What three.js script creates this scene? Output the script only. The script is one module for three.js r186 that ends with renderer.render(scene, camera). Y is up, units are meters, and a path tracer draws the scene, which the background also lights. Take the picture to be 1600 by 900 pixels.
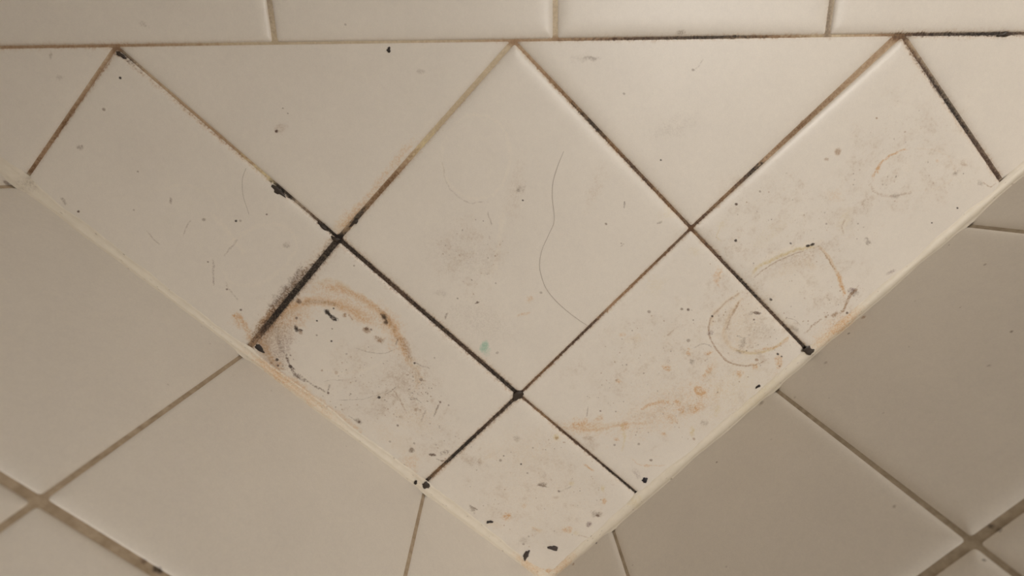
import * as THREE from 'three';
import { RectAreaLightUniformsLib } from 'three/addons/lights/RectAreaLightUniformsLib.js';
import { mergeVertices } from 'three/addons/utils/BufferGeometryUtils.js';

// A tiled corner bench in a shower, looked down on from about 20 cm above it.
// Axes: the two tiled walls meet at x = 0, z = 0; wall_left is the plane z = 0, wall_right the plane x = 0; the room lies at negative x and z.
const scene = new THREE.Scene();
const TOP = 0.45;                                   // height of the bench top
const camera = new THREE.PerspectiveCamera(65.6, 16 / 9, 0.01, 20);
camera.position.set(-0.1677, TOP + 0.1969, -0.1389);
camera.up.set(-0.6626, -0.2478, -0.7068);
camera.lookAt(-0.1677 + 0.19432, TOP + 0.1969 - 0.96824, -0.1389 + 0.1573);
camera.focus = 0.2;                                 // sharp on the bench, the near wall edges slightly soft
camera.userData.fStop = 8;
camera.updateMatrixWorld();

const renderer = new THREE.WebGLRenderer({ antialias: true });
renderer.toneMapping = THREE.LinearToneMapping;
renderer.toneMappingExposure = 0.97;
renderer.shadowMap.enabled = true;
RectAreaLightUniformsLib.init();

const ROOM = { x0: -1.1, z0: -2.2, h: 2.35 };
const LAMP = { x: -0.31, y: 2.32, z: -1.25, w: 0.6, h: 0.25, power: 52, color: 0xfffbf6 };   // flush lamp on the ceiling in front of the shower
const lampLight = new THREE.RectAreaLight(LAMP.color, LAMP.power, LAMP.w, LAMP.h);
lampLight.position.set(LAMP.x, LAMP.y - 0.034, LAMP.z);
lampLight.lookAt(LAMP.x, 0, LAMP.z + 0.0001);
scene.add(lampLight);
const CURTAIN = { x1: -0.305, z: -0.6 };            // the shower curtain, drawn halfway: it shades the far end of the bench

// ------------------------------------------------------------------ measured outlines and marks, in millimetres
const D_tiles = [
  [[[-197.1,-180.7],[-89,-181.2],[-89,-71],[-198.2,-71.7]],[1,1,1,1]],[[[-307.5,-71.8],[-198.8,-179.8],[-199.9,-71.4]],[0,1,1]],
  [[[-197,-181.6],[-87.3,-290.8],[-88.9,-182.1]],[0,1,1]],[[[-307.8,-71],[-200.1,-70.6],[-198.5,-0.3],[-307.3,-0.3]],[1,1,0,1]],
  [[[-197.9,-70.2],[-89.1,-69.6],[-90.4,-0.3],[-196.3,-0.3]],[1,1,0,1]],[[[-87.9,-69.9],[-0.3,-70.9],[-0.3,-0.3],[-89.2,-0.3]],[1,0,0,1]],
  [[[-88.1,-181.1],[-0.3,-181.8],[-0.3,-71.7],[-88.1,-70.7]],[1,0,1,1]],[[[-84.6,-293],[-0.3,-291.1],[-0.3,-182.8],[-88.1,-182.1]],[1,0,1,1]],
  [[[-379.3,-0.3],[-308.9,-70.3],[-308.5,-0.3]],[0,1,0]],[[[-83.9,-294.2],[-0.3,-377.3],[-0.3,-292.3]],[0,0,1]],
];
const D_band = [
  [[[-463.2,-0.3],[-498.4,-35.6],[-533.9,-0.3]],[1,2,0]],[[[-380.7,-0.3],[-344,-36.8],[-420.2,-113.4],[-497.1,-36.9],[-460.7,-0.3]],[1,1,2,1,0]],
  [[[-342.7,-38.1],[-265.9,-114.5],[-342,-191.1],[-418.9,-114.7]],[1,1,2,1]],
  [[[-264.6,-115.8],[-187.2,-192.7],[-263.4,-269.3],[-340.8,-192.4]],[1,1,2,1]],
  [[[-186,-194],[-108.3,-271.3],[-184.4,-347.9],[-262.1,-270.6]],[1,1,2,1]],
  [[[-107,-272.6],[-29.9,-349.2],[-106.1,-425.8],[-183.2,-349.1]],[1,1,2,1]],
  [[[-28.6,-350.5],[-0.3,-378.7],[-0.3,-476.1],[-27.7,-503.7],[-104.8,-427.1]],[1,0,1,2,1]],[[[-0.3,-531],[-26.5,-505],[-0.3,-478.7]],[2,1,0]],
];
const D_front = [[-629.2,92.6],[221.6,-753.6]];
const D_stains = [
  ['e',[-300.4,-62.9],[0.46,-0.2],[0.11,0.47],'K',0.95,0.25],['e',[-304.3,-85.7],[1.21,-1.18],[0.73,1.15],'G',0.18,0.8],
  ['e',[-298.7,-48.5],[0.64,-0.27],[0.15,0.66],'G',0.6,0.25],['e',[-317.4,-46.5],[1.06,-1.02],[0.48,0.83],'G',0.2,0.6],
  ['e',[-324,-51.4],[0.52,-0.5],[0.7,1.22],'G',0.25,0.6],['e',[-244.7,-88.8],[0.63,-0.28],[0.18,0.6],'D',0.9,0.25],
  ['e',[-244.5,-90.7],[0.87,-2.55],[1.56,0.6],'B',0.22,0.6],['e',[-248.1,-97.8],[0.29,-0.13],[0.08,0.27],'G',0.6,0.25],
  ['e',[-245.5,-97.6],[0.29,-0.13],[0.08,0.27],'G',0.6,0.25],['e',[-216.9,-146.9],[1.29,-1.25],[0.62,0.72],'G',0.25,0.6],
  ['e',[-249,-139.2],[0.43,-0.2],[0.12,0.38],'G',0.4,0.25],['e',[-151.7,-229.9],[1.49,-1.45],[0.7,0.61],'G',0.4,0.6],
  ['e',[-170.7,-198.4],[1.89,-2.14],[0.75,0.59],'G',0.35,0.6],['e',[-173,-195.9],[3.74,-3.62],[1.19,1.15],'G',0.12,0.6],
  ['e',[-137.7,-224.4],[0.58,-0.29],[0.22,0.43],'G',0.5,0.25],['e',[-151.6,-198.5],[0.58,-0.28],[0.21,0.45],'G',0.45,0.25],
  ['e',[-66.5,-266.9],[0.53,-0.26],[0.23,0.35],'B',0.6,0.25],['e',[-87.9,-244.2],[0.1,-1.24],[1.15,-0.02],'B',0.7,0.4],
  ['e',[-87.8,-280.4],[0.1,-1.17],[0.84,-0.04],'P',0.4,0.6],['l',[[-137.9,-230.5],[-137.1,-226.4],[-137.3,-223.8]],0.6,'G',0.25,0.8],
  ['e',[-127,-203.5],[4.76,-9.39],[3.49,1.32],'G',0.08,0.9],['e',[-297.8,-29.3],[1.09,-0.45],[0.24,1.07],'G',0.5,0.6],
  ['e',[-291.6,-5.8],[1.58,0.45],[-0.17,0.87],'G',0.4,0.6],['e',[-284.8,-5.7],[0.5,-0.2],[0.12,0.53],'D',0.8,0.25],
  ['e',[-276,-36.8],[0.4,-0.17],[0.1,0.41],'G',0.6,0.25],['e',[-259.9,-35.9],[0.48,-0.45],[0.74,1.13],'G',0.5,0.6],
  ['e',[-245.3,-38.6],[0.71,-0.29],[0.2,0.71],'G',0.5,0.25],['e',[-235.2,-47.4],[0.52,-0.21],[0.15,0.52],'K',0.85,0.25],
  ['e',[-233.8,-48.7],[0.52,-0.21],[0.15,0.52],'G',0.4,0.25],['e',[-268.6,-22.1],[0.41,-0.16],[0.11,0.43],'G',0.4,0.25],
  ['l',[[-259.5,-18],[-256.1,-17.1],[-252,-16.7]],0.6,'G',0.3,0.6],['l',[[-230.1,-42.4],[-230,-36.7],[-230.1,-30.7]],0.8,'G',0.33,0.7],
  ['l',[[-232.7,-26.8],[-230.8,-24.6],[-229.4,-22],[-225.7,-17.5]],0.8,'G',0.5,0.7],
  ['l',[[-249.2,-34.9],[-248.8,-30.1],[-247.8,-26.8]],0.6,'G',0.3,0.6],['e',[-233.6,-24.3],[0.39,-0.15],[0.11,0.39],'D',0.6,0.25],
  ['l',[[-245.1,-43.6],[-235.6,-41.4],[-223.1,-37.8]],2.5,'W',0.3,0.5],
  ['l',[[-266.9,-34],[-258.9,-45.2],[-249,-49.2],[-241.5,-45.2]],1.4,'W',0.2,0.6],
  ['l',[[-231.9,-31.4],[-229.8,-44.9],[-224.4,-55.8],[-215.8,-60.1],[-210.2,-55.8],[-208.6,-43.5],[-212.4,-29.9],[-221.4,-23.5],[-228.6,-26.7]],1.7,'W',0.22,0.6],
  ['l',[[-223.1,-22],[-218.9,-19.9],[-213.8,-18.5]],0.8,'G',0.25,0.7],['e',[-220.4,-19.6],[0.5,-0.19],[0.15,0.5],'D',0.5,0.25],
  ['e',[-211.2,-11.8],[0.66,-0.25],[0.21,0.67],'O',0.9,0.4],['e',[-208.6,-11],[0.82,-2.64],[3.11,1.46],'O',0.5,0.7],
  ['e',[-210.4,-16],[0.51,-0.19],[0.16,0.51],'D',0.6,0.25],['l',[[-212.7,-13.4],[-207.3,-12.2],[-201.6,-9],[-197.5,-5.2]],2.5,'O',0.45,0.7],
  ['e',[-201.7,-81.8],[0.85,-7.34],[2.35,0.31],'O',0.4,0.6],['e',[-201.7,-76.5],[0.59,-3.97],[2.61,0.46],'P',0.6,0.5],
  ['l',[[-200.9,-73.4],[-200.9,-87.4],[-201.8,-109.7],[-201.9,-126.3]],2.8,'O',0.3,0.7],['e',[-227.4,-58.6],[0.38,-0.16],[0.12,0.37],'D',0.7,0.25],
  ['e',[-213.3,-53.6],[1.2,-1.13],[0.85,1.14],'G',0.3,0.6],['e',[-186.5,-66.3],[0.41,-0.17],[0.14,0.38],'G',0.5,0.25],
  ['l',[[-194,-137.4],[-190,-128.9],[-183,-123],[-174.6,-121.7],[-166.8,-125.4],[-162.7,-133.1],[-164.8,-142.1],[-170.1,-149.7],[-178.6,-154],[-186.8,-153],[-192.9,-146.1],[-194,-137.4]],1.4,'W',0.25,0.6],
  ['l',[[-188.3,-126.9],[-179.4,-120.9],[-168.9,-121.6],[-161.9,-128.2]],0.6,'G',0.2,0.7],
  ['l',[[-155.6,-130.4],[-149,-121.4],[-141.6,-110.6],[-138.6,-105.3]],2.5,'W',0.3,0.5],
  ['l',[[-159.7,-124.6],[-156.1,-122.4],[-154.3,-121.3]],0.6,'G',0.45,0.5],['e',[-118,-156.5],[0.58,-0.26],[0.23,0.47],'G',0.7,0.25],
  ['l',[[-119.5,-168.8],[-117.3,-166.4]],0.6,'D',0.5,0.3],['e',[-120.6,-191.6],[0.41,-0.19],[0.16,0.31],'K',0.8,0.25],
  ['e',[-156.2,-140.3],[0.76,-0.34],[0.27,0.63],'G',0.45,0.25],['e',[-151.8,-138.5],[0.41,-0.18],[0.15,0.34],'K',0.8,0.25],
  ['e',[-156.2,-141.1],[1.6,-1.52],[1.12,1.17],'G',0.2,0.6],['e',[-106.9,-155.2],[0.43,-0.19],[0.17,0.34],'G',0.5,0.25],
  ['e',[-101.2,-173.2],[0.62,-1.25],[0.54,0.22],'G',0.4,0.6],['l',[[-105.9,-156.2],[-106.1,-153.6]],0.6,'G',0.3,0.5],
  ['e',[-132.5,-163.7],[2.46,-1.38],[4.85,8.17],'B',0.1,0.8],['e',[-156.7,-138.8],[2.76,-1.85],[7.59,11.46],'B',0.08,0.8],
  ['e',[-101.8,-179.5],[0.42,-4.83],[2.95,0.15],'Y',0.18,0.7],['e',[-118.4,-108.6],[1.03,-2.11],[1.09,0.55],'O',0.4,0.6],
  ['e',[-115.6,-101.5],[1.53,-2.53],[0.66,0.41],'O',0.35,0.6],['e',[-117.1,-114.4],[0.69,-0.29],[0.27,0.58],'G',0.35,0.25],
  ['e',[-135.1,-91.3],[0.6,-0.24],[0.23,0.52],'D',0.55,0.25],['l',[[-135.6,-90],[-134.5,-92.3]],0.5,'D',0.6,0.2],
  ['e',[-141.5,-76.9],[0.54,-0.22],[0.72,1.72],'G',0.5,0.6],['e',[-143,-86.5],[0.43,-0.18],[0.16,0.38],'G',0.6,0.25],
  ['e',[-111.5,-79.4],[0.71,-0.28],[0.28,0.62],'G',0.35,0.25],['e',[-118.1,-77.6],[1.75,-0.51],[0.94,2.71],'C',0.75,0.35],
  ['e',[-115.9,-76.6],[1.55,-1.43],[1.32,1.42],'C',0.35,0.6],['e',[-150.3,-82.9],[2.11,-1.98],[1.2,1.36],'G',0.12,0.6],
  ['e',[-129.5,-84.7],[16.66,-6.72],[3.75,8.62],'G',0.07,0.9],['e',[-155,-102],[15.78,-6.64],[4.5,10.87],'G',0.06,0.9],
  ['e',[-67.6,-247],[1.43,-0.45],[0.52,1.41],'B',0.6,0.3],['e',[-68.7,-241.6],[0.82,-0.78],[0.55,0.4],'B',0.35,0.6],
  ['e',[-82.4,-202.2],[0.7,-0.33],[0.29,0.52],'D',0.8,0.25],['e',[-69.9,-191.7],[0.67,-0.3],[0.29,0.49],'K',0.95,0.25],
  ['e',[-79,-213],[0.54,-0.25],[0.23,0.39],'G',0.5,0.25],
  ['l',[[-46.3,-250.6],[-48.4,-252.7],[-49.2,-255.3],[-49.9,-259.2],[-49.2,-262.8],[-47.5,-267],[-45.3,-270.2]],1,'O',0.55,0.6],
  ['e',[-48.4,-255.1],[0.86,-0.34],[0.71,1.36],'O',0.85,0.3],
  ['l',[[-46.9,-248.9],[-40.9,-248.9],[-34.9,-252.4],[-30.9,-257.3],[-28.3,-261.7]],1.1,'B',0.2,0.7],
  ['l',[[-45.3,-270.2],[-36.7,-277.3],[-28,-280.1],[-21.1,-277.3],[-22.3,-269.7],[-27.8,-261.4]],0.8,'P',0.2,0.8],
  ['e',[-33,-254.5],[1.7,-1.61],[1.19,0.8],'G',0.3,0.6],['e',[-21.6,-278.3],[1.06,-1.01],[0.96,0.6],'G',0.45,0.6],
  ['e',[-22.6,-283],[2.2,-0.41],[0.19,0.97],'B',0.3,0.6],['e',[-9.9,-283.8],[1.07,-1.02],[0.98,0.6],'G',0.3,0.6],
  ['l',[[-9.1,-284.9],[-4.6,-286.5],[-4.3,-289.1]],0.6,'B',0.5,0.6],['e',[-7.8,-270.7],[0.46,-0.22],[0.22,0.29],'K',0.85,0.25],
  ['e',[-10.7,-258.8],[0.41,-0.19],[0.19,0.26],'K',0.75,0.25],['e',[-32,-275.6],[0.83,-0.41],[0.38,0.53],'O',0.3,0.25],
  ['e',[-25.1,-233.7],[1.31,-1.23],[1.48,1.03],'G',0.4,0.8],['e',[-39.9,-264.3],[2.09,-1.99],[2.32,1.54],'W',0.25,0.6],
  ['e',[-53.5,-235.1],[2.95,-2.8],[2.29,1.66],'O',0.16,0.6],['e',[-41,-231.4],[2.82,-1.33],[3,4.61],'Y',0.2,0.6],
  ['l',[[-41.7,-232.6],[-39.3,-229],[-35.5,-227.4]],0.7,'B',0.3,0.7],['e',[-35.3,-235.1],[0.45,-0.21],[0.21,0.31],'G',0.4,0.25],
  ['l',[[-51.9,-185.9],[-53.1,-191],[-51.5,-196.1],[-49.5,-201.3],[-46.9,-207.4],[-43.3,-212.8],[-39.8,-216.1]],1.9,'Y',0.75,0.45],
  ['l',[[-50.6,-186.3],[-49.3,-196.2],[-46.1,-205],[-42.4,-212.1]],0.6,'B',0.5,0.5],
  ['l',[[-54.4,-194.7],[-48.3,-208.5],[-39.4,-220.1]],2.2,'W',0.4,0.5],['e',[-43.8,-213.2],[0.6,-0.81],[0.54,0.28],'K',0.95,0.2],
  ['e',[-42.8,-215],[0.38,-1.04],[0.62,0.15],'K',0.95,0.2],['e',[-50.6,-208.4],[0.57,-0.26],[0.25,0.41],'K',0.5,0.25],
  ['l',[[-40.5,-215.5],[-37.1,-216.6],[-32.2,-216.4],[-26.6,-215.5],[-20.8,-213.9],[-15.1,-212]],1.4,'P',0.75,0.4],
  ['l',[[-38.9,-216.1],[-32.9,-216.1],[-25.4,-215]],0.6,'B',0.5,0.6],['l',[[-24,-215.1],[-17.4,-212.9],[-11.7,-211]],1.9,'O',0.7,0.4],
  ['e',[-36.6,-208.5],[3.74,-1.05],[0.61,1.57],'P',0.35,0.6],['e',[-41.1,-203.1],[3.83,-10.52],[3.12,0.8],'P',0.25,0.7],
  ['e',[-31.7,-201.5],[6.73,-11.18],[9.6,4.09],'W',0.3,0.4],['e',[-33.2,-187.5],[2.06,-8.29],[6.6,1.27],'W',0.2,0.6],
  ['e',[-10.3,-214.9],[1.57,-1.47],[1.29,0.92],'D',0.6,0.6],['e',[-12,-215],[0.9,-0.84],[0.77,0.55],'M',0.6,0.6],
  ['l',[[-10.8,-217.8],[-9.9,-212.7],[-7.5,-208.1],[-6.2,-204.1]],1.4,'B',0.55,0.6],['e',[-8,-202],[0.4,-1.67],[1.02,0.18],'B',0.7,0.5],
  ['e',[-4.2,-206.8],[0.67,-0.3],[0.32,0.47],'D',0.8,0.25],['e',[-9.9,-198.5],[0.61,-0.27],[0.29,0.43],'B',0.6,0.25],
  ['e',[-5.1,-232.8],[0.64,-2.69],[1.01,0.14],'M',0.4,0.6],['l',[[-1.8,-213.4],[-0.6,-205],[-1.5,-196.2],[-2.2,-187.1]],3,'O',0.6,0.65],
  ['l',[[-1.9,-211.6],[-0.6,-202.3],[-1.4,-192.3]],1.1,'B',0.5,0.8],['e',[-2.7,-200.8],[0.92,-3.92],[3.11,0.54],'O',0.4,0.6],
  ['l',[[-10.5,-197],[-11.1,-191.7],[-10.6,-186.8]],1.1,'B',0.4,0.7],['e',[-22.8,-183.3],[4.56,-1.19],[0.87,2.22],'W',0.4,0.6],
  ['l',[[-23.4,-185],[-19.5,-187.3],[-15.6,-187.5]],0.3,'G',0.4,0.3],['e',[-15.6,-184.4],[2.63,-0.68],[0.45,1.11],'G',0.3,0.6],
  ['e',[-36.1,-185.6],[0.71,-0.31],[0.32,0.52],'K',0.8,0.25],
  ['l',[[-49.1,-179],[-50.4,-172.3],[-50.5,-165.3],[-49.3,-159.6],[-46.3,-155.9],[-39.9,-152.9],[-33.1,-151.7],[-25.8,-152.1],[-19.8,-155.3],[-15.3,-160.5],[-13.2,-166]],0.9,'B',0.5,0.45],
  ['l',[[-49.1,-179],[-50.5,-170.4],[-50.1,-162.3],[-46.3,-157.1]],2.2,'P',0.35,0.5],
  ['l',[[-46.3,-178.6],[-45.7,-171.6],[-43.2,-165.2],[-39.4,-160.1],[-32.5,-157.6],[-25.3,-159.8],[-19.8,-165.3],[-15,-173.4]],1.9,'P',0.5,0.5],
  ['l',[[-46.5,-175],[-43.3,-167.3],[-39.4,-161.3]],1.1,'B',0.4,0.6],
  ['l',[[-30.1,-157.6],[-21.3,-162.6],[-16.3,-170.4],[-14.8,-179.9]],1.1,'Y',0.55,0.5],
  ['l',[[-19.7,-167.2],[-15.3,-173.6],[-14.3,-180.7]],1.4,'O',0.35,0.6],['e',[-35.8,-176.9],[1.85,-1.2],[0.52,0.58],'D',0.75,0.4],
  ['e',[-34.2,-174],[0.48,-0.21],[0.22,0.35],'D',0.7,0.25],['e',[-50.1,-161.4],[0.47,-0.2],[0.21,0.36],'K',0.9,0.25],
  ['e',[-28.9,-162.7],[1.21,-0.52],[1.14,1.88],'G',0.5,0.6],['e',[-26.5,-158.7],[1.38,-1.28],[1.04,0.84],'G',0.4,0.6],
  ['l',[[-34,-162.8],[-29.8,-165.4],[-29.6,-169.2]],0.6,'G',0.35,0.7],['e',[-28.6,-172.3],[6.03,-2.6],[2.28,3.69],'G',0.12,0.9],
  ['e',[-44.3,-155.4],[1.13,-1.05],[0.99,0.83],'M',0.5,0.6],['e',[-37.9,-175],[0.9,-0.84],[0.75,0.6],'G',0.4,0.6],
  ['e',[-73.7,-142.4],[0.86,-0.37],[0.37,0.68],'G',0.6,0.25],['e',[-63.4,-153.7],[0.69,-0.3],[0.3,0.54],'G',0.7,0.25],
  ['e',[-60.9,-155.6],[0.75,-0.32],[0.33,0.58],'D',0.6,0.25],['l',[[-58.2,-145.2],[-58.5,-140.6]],0.8,'B',0.45,0.6],
  ['e',[-49.3,-145.6],[0.89,-0.37],[0.4,0.69],'G',0.5,0.25],['e',[-39.2,-139.7],[0.43,-1.76],[1.34,0.33],'G',0.5,0.6],
  ['l',[[-44.9,-143.8],[-42.4,-149.8],[-36.9,-151.3]],0.6,'G',0.35,0.7],['e',[-74.6,-126.4],[1.12,-1.04],[0.94,0.87],'O',0.45,0.6],
  ['e',[-68.5,-128.6],[3.14,-2.92],[1.43,1.31],'P',0.35,0.6],['e',[-58.3,-108.3],[1.09,-0.43],[0.47,0.89],'O',0.9,0.3],
  ['e',[-46.3,-129.5],[1.38,-1.28],[1.01,0.89],'O',0.7,0.5],['e',[-44.8,-142.1],[0.63,-0.86],[2.01,1.23],'O',0.8,0.5],
  ['e',[-37.2,-148.3],[1.37,-1.27],[0.89,0.75],'O',0.8,0.5],['e',[-30.2,-141.6],[1.7,-0.25],[1.04,3.94],'O',0.6,0.6],
  ['e',[-30.5,-145.9],[2.45,-1.02],[2.64,4.44],'P',0.3,0.6],['e',[-24.9,-131.7],[4.22,-0.25],[0.47,2.81],'O',0.7,0.6],
  ['l',[[-28.9,-132.2],[-23.8,-130.8],[-22.3,-134.1]],1.7,'O',0.6,0.5],['e',[-17.5,-137.1],[1.68,-1.05],[4.05,4.67],'P',0.4,0.6],
  ['e',[-32.4,-117.2],[0.94,-0.87],[0.92,0.81],'O',0.9,0.3],['e',[-28.9,-120.5],[0.92,-1.98],[1.65,0.71],'O',0.6,0.6],
  ['e',[-23.5,-119.2],[1.42,-1.31],[1.34,1.16],'O',0.85,0.5],['e',[-19.3,-123.6],[0.64,-2.74],[2.47,0.64],'O',0.85,0.5],
  ['e',[-18.8,-127.8],[1.9,-1.74],[2.7,2.29],'O',0.4,0.6],['l',[[-39.2,-105.3],[-36.8,-111.8],[-32.7,-117.4]],1.7,'O',0.5,0.6],
  ['e',[-23.4,-112.6],[4.44,-1.75],[1.03,1.78],'O',0.4,0.6],['e',[-55.1,-78.7],[3.41,-3.79],[2.21,1.84],'O',0.55,0.6],
  ['e',[-48.7,-83.6],[6.64,-6.08],[1.56,1.49],'P',0.6,0.6],['e',[-37.8,-93.6],[2.12,-0.06],[0.3,1.96],'O',0.6,0.5],
  ['e',[-50.6,-87.6],[1.65,-1.51],[1.54,1.47],'O',0.45,0.6],['e',[-42.4,-90.9],[3.8,-3.48],[1.05,0.98],'P',0.5,0.6],
  ['l',[[-57.9,-74.7],[-51,-79.1],[-43.7,-87.7],[-35.8,-97.9],[-29.2,-104.9]],1.4,'O',0.25,0.7],
  ['l',[[-40.6,-94.4],[-31.9,-87.7],[-28.6,-83.3]],1.1,'Y',0.4,0.6],['e',[-36.1,-85.9],[1.27,-0.48],[0.57,1.05],'O',0.8,0.4],
  ['e',[-46.7,-77.2],[1.91,-1.74],[1.05,1.01],'B',0.3,0.6],['l',[[-59.7,-88.9],[-55.6,-84.5]],0.6,'D',0.35,0.5],
  ['e',[-53.2,-91.5],[0.49,-0.19],[0.22,0.41],'D',0.6,0.25],['e',[-47.3,-96.4],[0.43,-0.17],[0.19,0.36],'G',0.6,0.25],
  ['e',[-59.5,-108.1],[0.6,-0.24],[0.26,0.49],'B',0.5,0.25],['e',[-17.8,-151.7],[1.29,-1.75],[1.51,0.87],'O',0.65,0.5],
  ['e',[-14.9,-159.4],[1.4,-1.29],[1.33,1.06],'O',0.7,0.4],['e',[-17.1,-162],[0.92,-0.39],[0.43,0.69],'B',0.6,0.25],
  ['e',[-7.9,-168.7],[1.4,-1.3],[3.24,2.51],'O',0.6,0.7],['e',[-11.8,-170.9],[0.62,-0.26],[0.29,0.45],'K',0.8,0.25],
  ['e',[-9.4,-171.4],[0.5,-0.21],[0.23,0.36],'K',0.7,0.25],['e',[-6.1,-167.6],[0.62,-0.26],[0.3,0.46],'B',0.7,0.25],
  ['e',[-3,-162.1],[1.68,-1.06],[3.21,3.48],'P',0.4,0.6],['e',[-20.7,-103.9],[1.92,-0.75],[0.7,1.21],'O',0.55,0.6],
  ['e',[-10.2,-114.9],[0.97,-0.88],[2.23,1.91],'Y',0.6,0.6],['e',[-6.6,-112.8],[0.78,-0.3],[0.37,0.61],'B',0.5,0.25],
  ['e',[-13.8,-89.8],[0.78,-0.3],[0.37,0.64],'D',0.5,0.25],['l',[[-22.7,-83.7],[-16,-84.2],[-10.5,-88.2],[-6.1,-93.1]],0.8,'O',0.3,0.7],
  ['e',[-12.9,-85.9],[1.23,-1.12],[0.56,0.51],'O',0.5,0.6],['e',[-25.3,-91.8],[0.77,-0.29],[0.35,0.63],'G',0.5,0.25],
  ['e',[-12.7,-79],[2.85,-0.52],[0.73,2.02],'M',0.3,0.8],['e',[-34.2,-83.2],[0.64,-0.24],[0.29,0.53],'D',0.3,0.25],
  ['e',[-42.6,-75.5],[2.4,-2.19],[2.65,2.54],'B',0.2,0.6],['e',[-10.7,-131.4],[0.4,-18.63],[14.73,1.37],'P',0.12,0.8],
  ['e',[-40.4,-127.6],[1.51,-36.04],[28.35,2.82],'P',0.1,0.9],['e',[-12.1,-149.1],[0.35,-15.16],[14.51,1.11],'Y',0.12,0.8],
  ['e',[-10.7,-131.4],[1.59,-0.64],[1.59,2.61],'Y',0.3,0.6],['e',[-10,-122.4],[1.92,-0.76],[0.71,1.18],'G',0.25,0.6],
  ['l',[[-79.7,-190.8],[-77.9,-187.4],[-74,-187.1]],0.6,'Y',0.4,0.6],['e',[-79.3,-192.3],[1.9,-1.8],[1.55,1.28],'Y',0.25,0.8],
  ['e',[-60.5,-205],[0.63,-10.72],[3.14,0.08],'Y',0.12,0.8],['l',[[-75.1,-182],[-70.7,-183.3],[-68.8,-179.1]],0.6,'B',0.2,0.7],
  ['e',[-63.3,-175.6],[1.63,-0.88],[2.21,3.14],'O',0.45,0.6],['l',[[-64.8,-179.6],[-61.4,-173.7],[-58.2,-172.5]],0.8,'O',0.4,0.6],
  ['e',[-79.3,-175.3],[1.92,-1.81],[1.35,1.15],'Y',0.2,0.8],['e',[-81.6,-152.7],[0.41,-5.7],[4.4,0.34],'Y',0.12,0.9],
  ['l',[[-198.1,-12.4],[-198.4,-22.6],[-195.3,-32.6],[-189.4,-41.3],[-181,-46.7],[-172.3,-49.5],[-162.4,-51.1]],4.1,'O',0.5,0.35],
  ['l',[[-191.4,-48.5],[-183.4,-54.3],[-174.6,-56.9],[-165.7,-57.3],[-158.5,-56.4],[-151.1,-54.4],[-144,-50.6],[-137.6,-46.7]],3.3,'O',0.55,0.35],
  ['l',[[-192.9,-36.4],[-187.2,-43],[-179.6,-47.2]],1.9,'B',0.35,0.5],['l',[[-166.6,-58.5],[-158.9,-57.3],[-152.8,-54.5]],1.7,'B',0.35,0.5],
  ['l',[[-192.7,-49.3],[-188.7,-54.2],[-180.3,-57.2]],2.8,'P',0.45,0.5],
  ['l',[[-151.7,-53.3],[-147.1,-53.3],[-141.9,-50.8],[-138.7,-48]],3,'B',0.4,0.6],
  ['l',[[-142.5,-48.8],[-136.5,-47.8],[-130,-44.8],[-126.8,-38.7]],3.9,'P',0.45,0.7],
  ['l',[[-199.5,-27.8],[-197.5,-21.3],[-196,-14.3],[-192,-7.4],[-185.4,-4.7],[-177.1,-5.8]],5.5,'B',0.35,0.5],
  ['l',[[-198.8,-32.6],[-197.4,-23.5],[-194.9,-15.3]],3,'B',0.4,0.5],['l',[[-195.6,-21],[-189.9,-15.7],[-183,-11.3]],2.5,'D',0.22,0.7],
  ['l',[[-196.2,-9.8],[-188.4,-6.3],[-180.2,-5.1]],3.3,'O',0.35,0.6],['e',[-186,-12.9],[3.72,-1.38],[2.54,7.47],'M',0.25,0.8],
  ['l',[[-183.7,-13.7],[-180,-9.7],[-175.4,-7.4],[-170.4,-6.7],[-166.5,-8]],1.1,'D',0.45,0.65],
  ['e',[-177.6,-8.4],[0.81,-0.3],[0.28,0.8],'K',0.8,0.25],['l',[[-178.4,-8.6],[-175.5,-8.6]],0.8,'D',0.8,0.3],
  ['e',[-172.1,-6.9],[1.73,-0.26],[0.25,1.32],'D',0.55,0.6],['l',[[-171.8,-8.5],[-166.8,-7.8],[-162.3,-8.3],[-157.5,-9.5]],1.1,'G',0.5,0.8],
  ['e',[-184.3,-7.1],[0.7,-0.25],[0.24,0.69],'K',0.85,0.25],['e',[-185.2,-4],[0.59,-0.21],[0.2,0.59],'B',0.7,0.25],
  ['e',[-182.3,-5],[0.54,-0.2],[0.18,0.53],'D',0.7,0.25],['e',[-196.4,-7.6],[0.52,-0.19],[0.17,0.53],'B',0.5,0.25],
  ['e',[-181.4,-10.6],[0.54,-0.2],[0.18,0.53],'D',0.5,0.25],['l',[[-182.7,-41],[-180.7,-41.2],[-178.1,-40.7],[-175.9,-41.1]],1.7,'K',0.8,0.45],
  ['e',[-181.5,-41.3],[1.38,-0.25],[0.23,1.23],'K',0.9,0.4],['e',[-180.7,-44.5],[0.42,-0.16],[0.14,0.4],'K',0.7,0.25],
  ['e',[-175.1,-45.2],[0.84,-0.79],[0.57,0.72],'B',0.8,0.6],['l',[[-173.8,-46.8],[-170.8,-46.2]],0.8,'B',0.5,0.6],
  ['e',[-161.4,-56.7],[1.45,0],[0.06,1.24],'K',0.95,0.35],['e',[-159.2,-55.4],[0.85,-0.8],[0.69,0.84],'K',0.95,0.3],
  ['l',[[-163.8,-56.9],[-160,-56.3],[-157.9,-55.3]],0.8,'K',0.8,0.5],['e',[-194.3,-36.4],[1.03,-0.4],[0.34,1],'D',0.9,0.4],
  ['e',[-187.1,-25.5],[0.34,-0.85],[1.56,0.86],'K',0.95,0.3],['e',[-185.3,-25.9],[0.96,-0.6],[0.37,0.7],'D',0.8,0.4],
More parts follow.
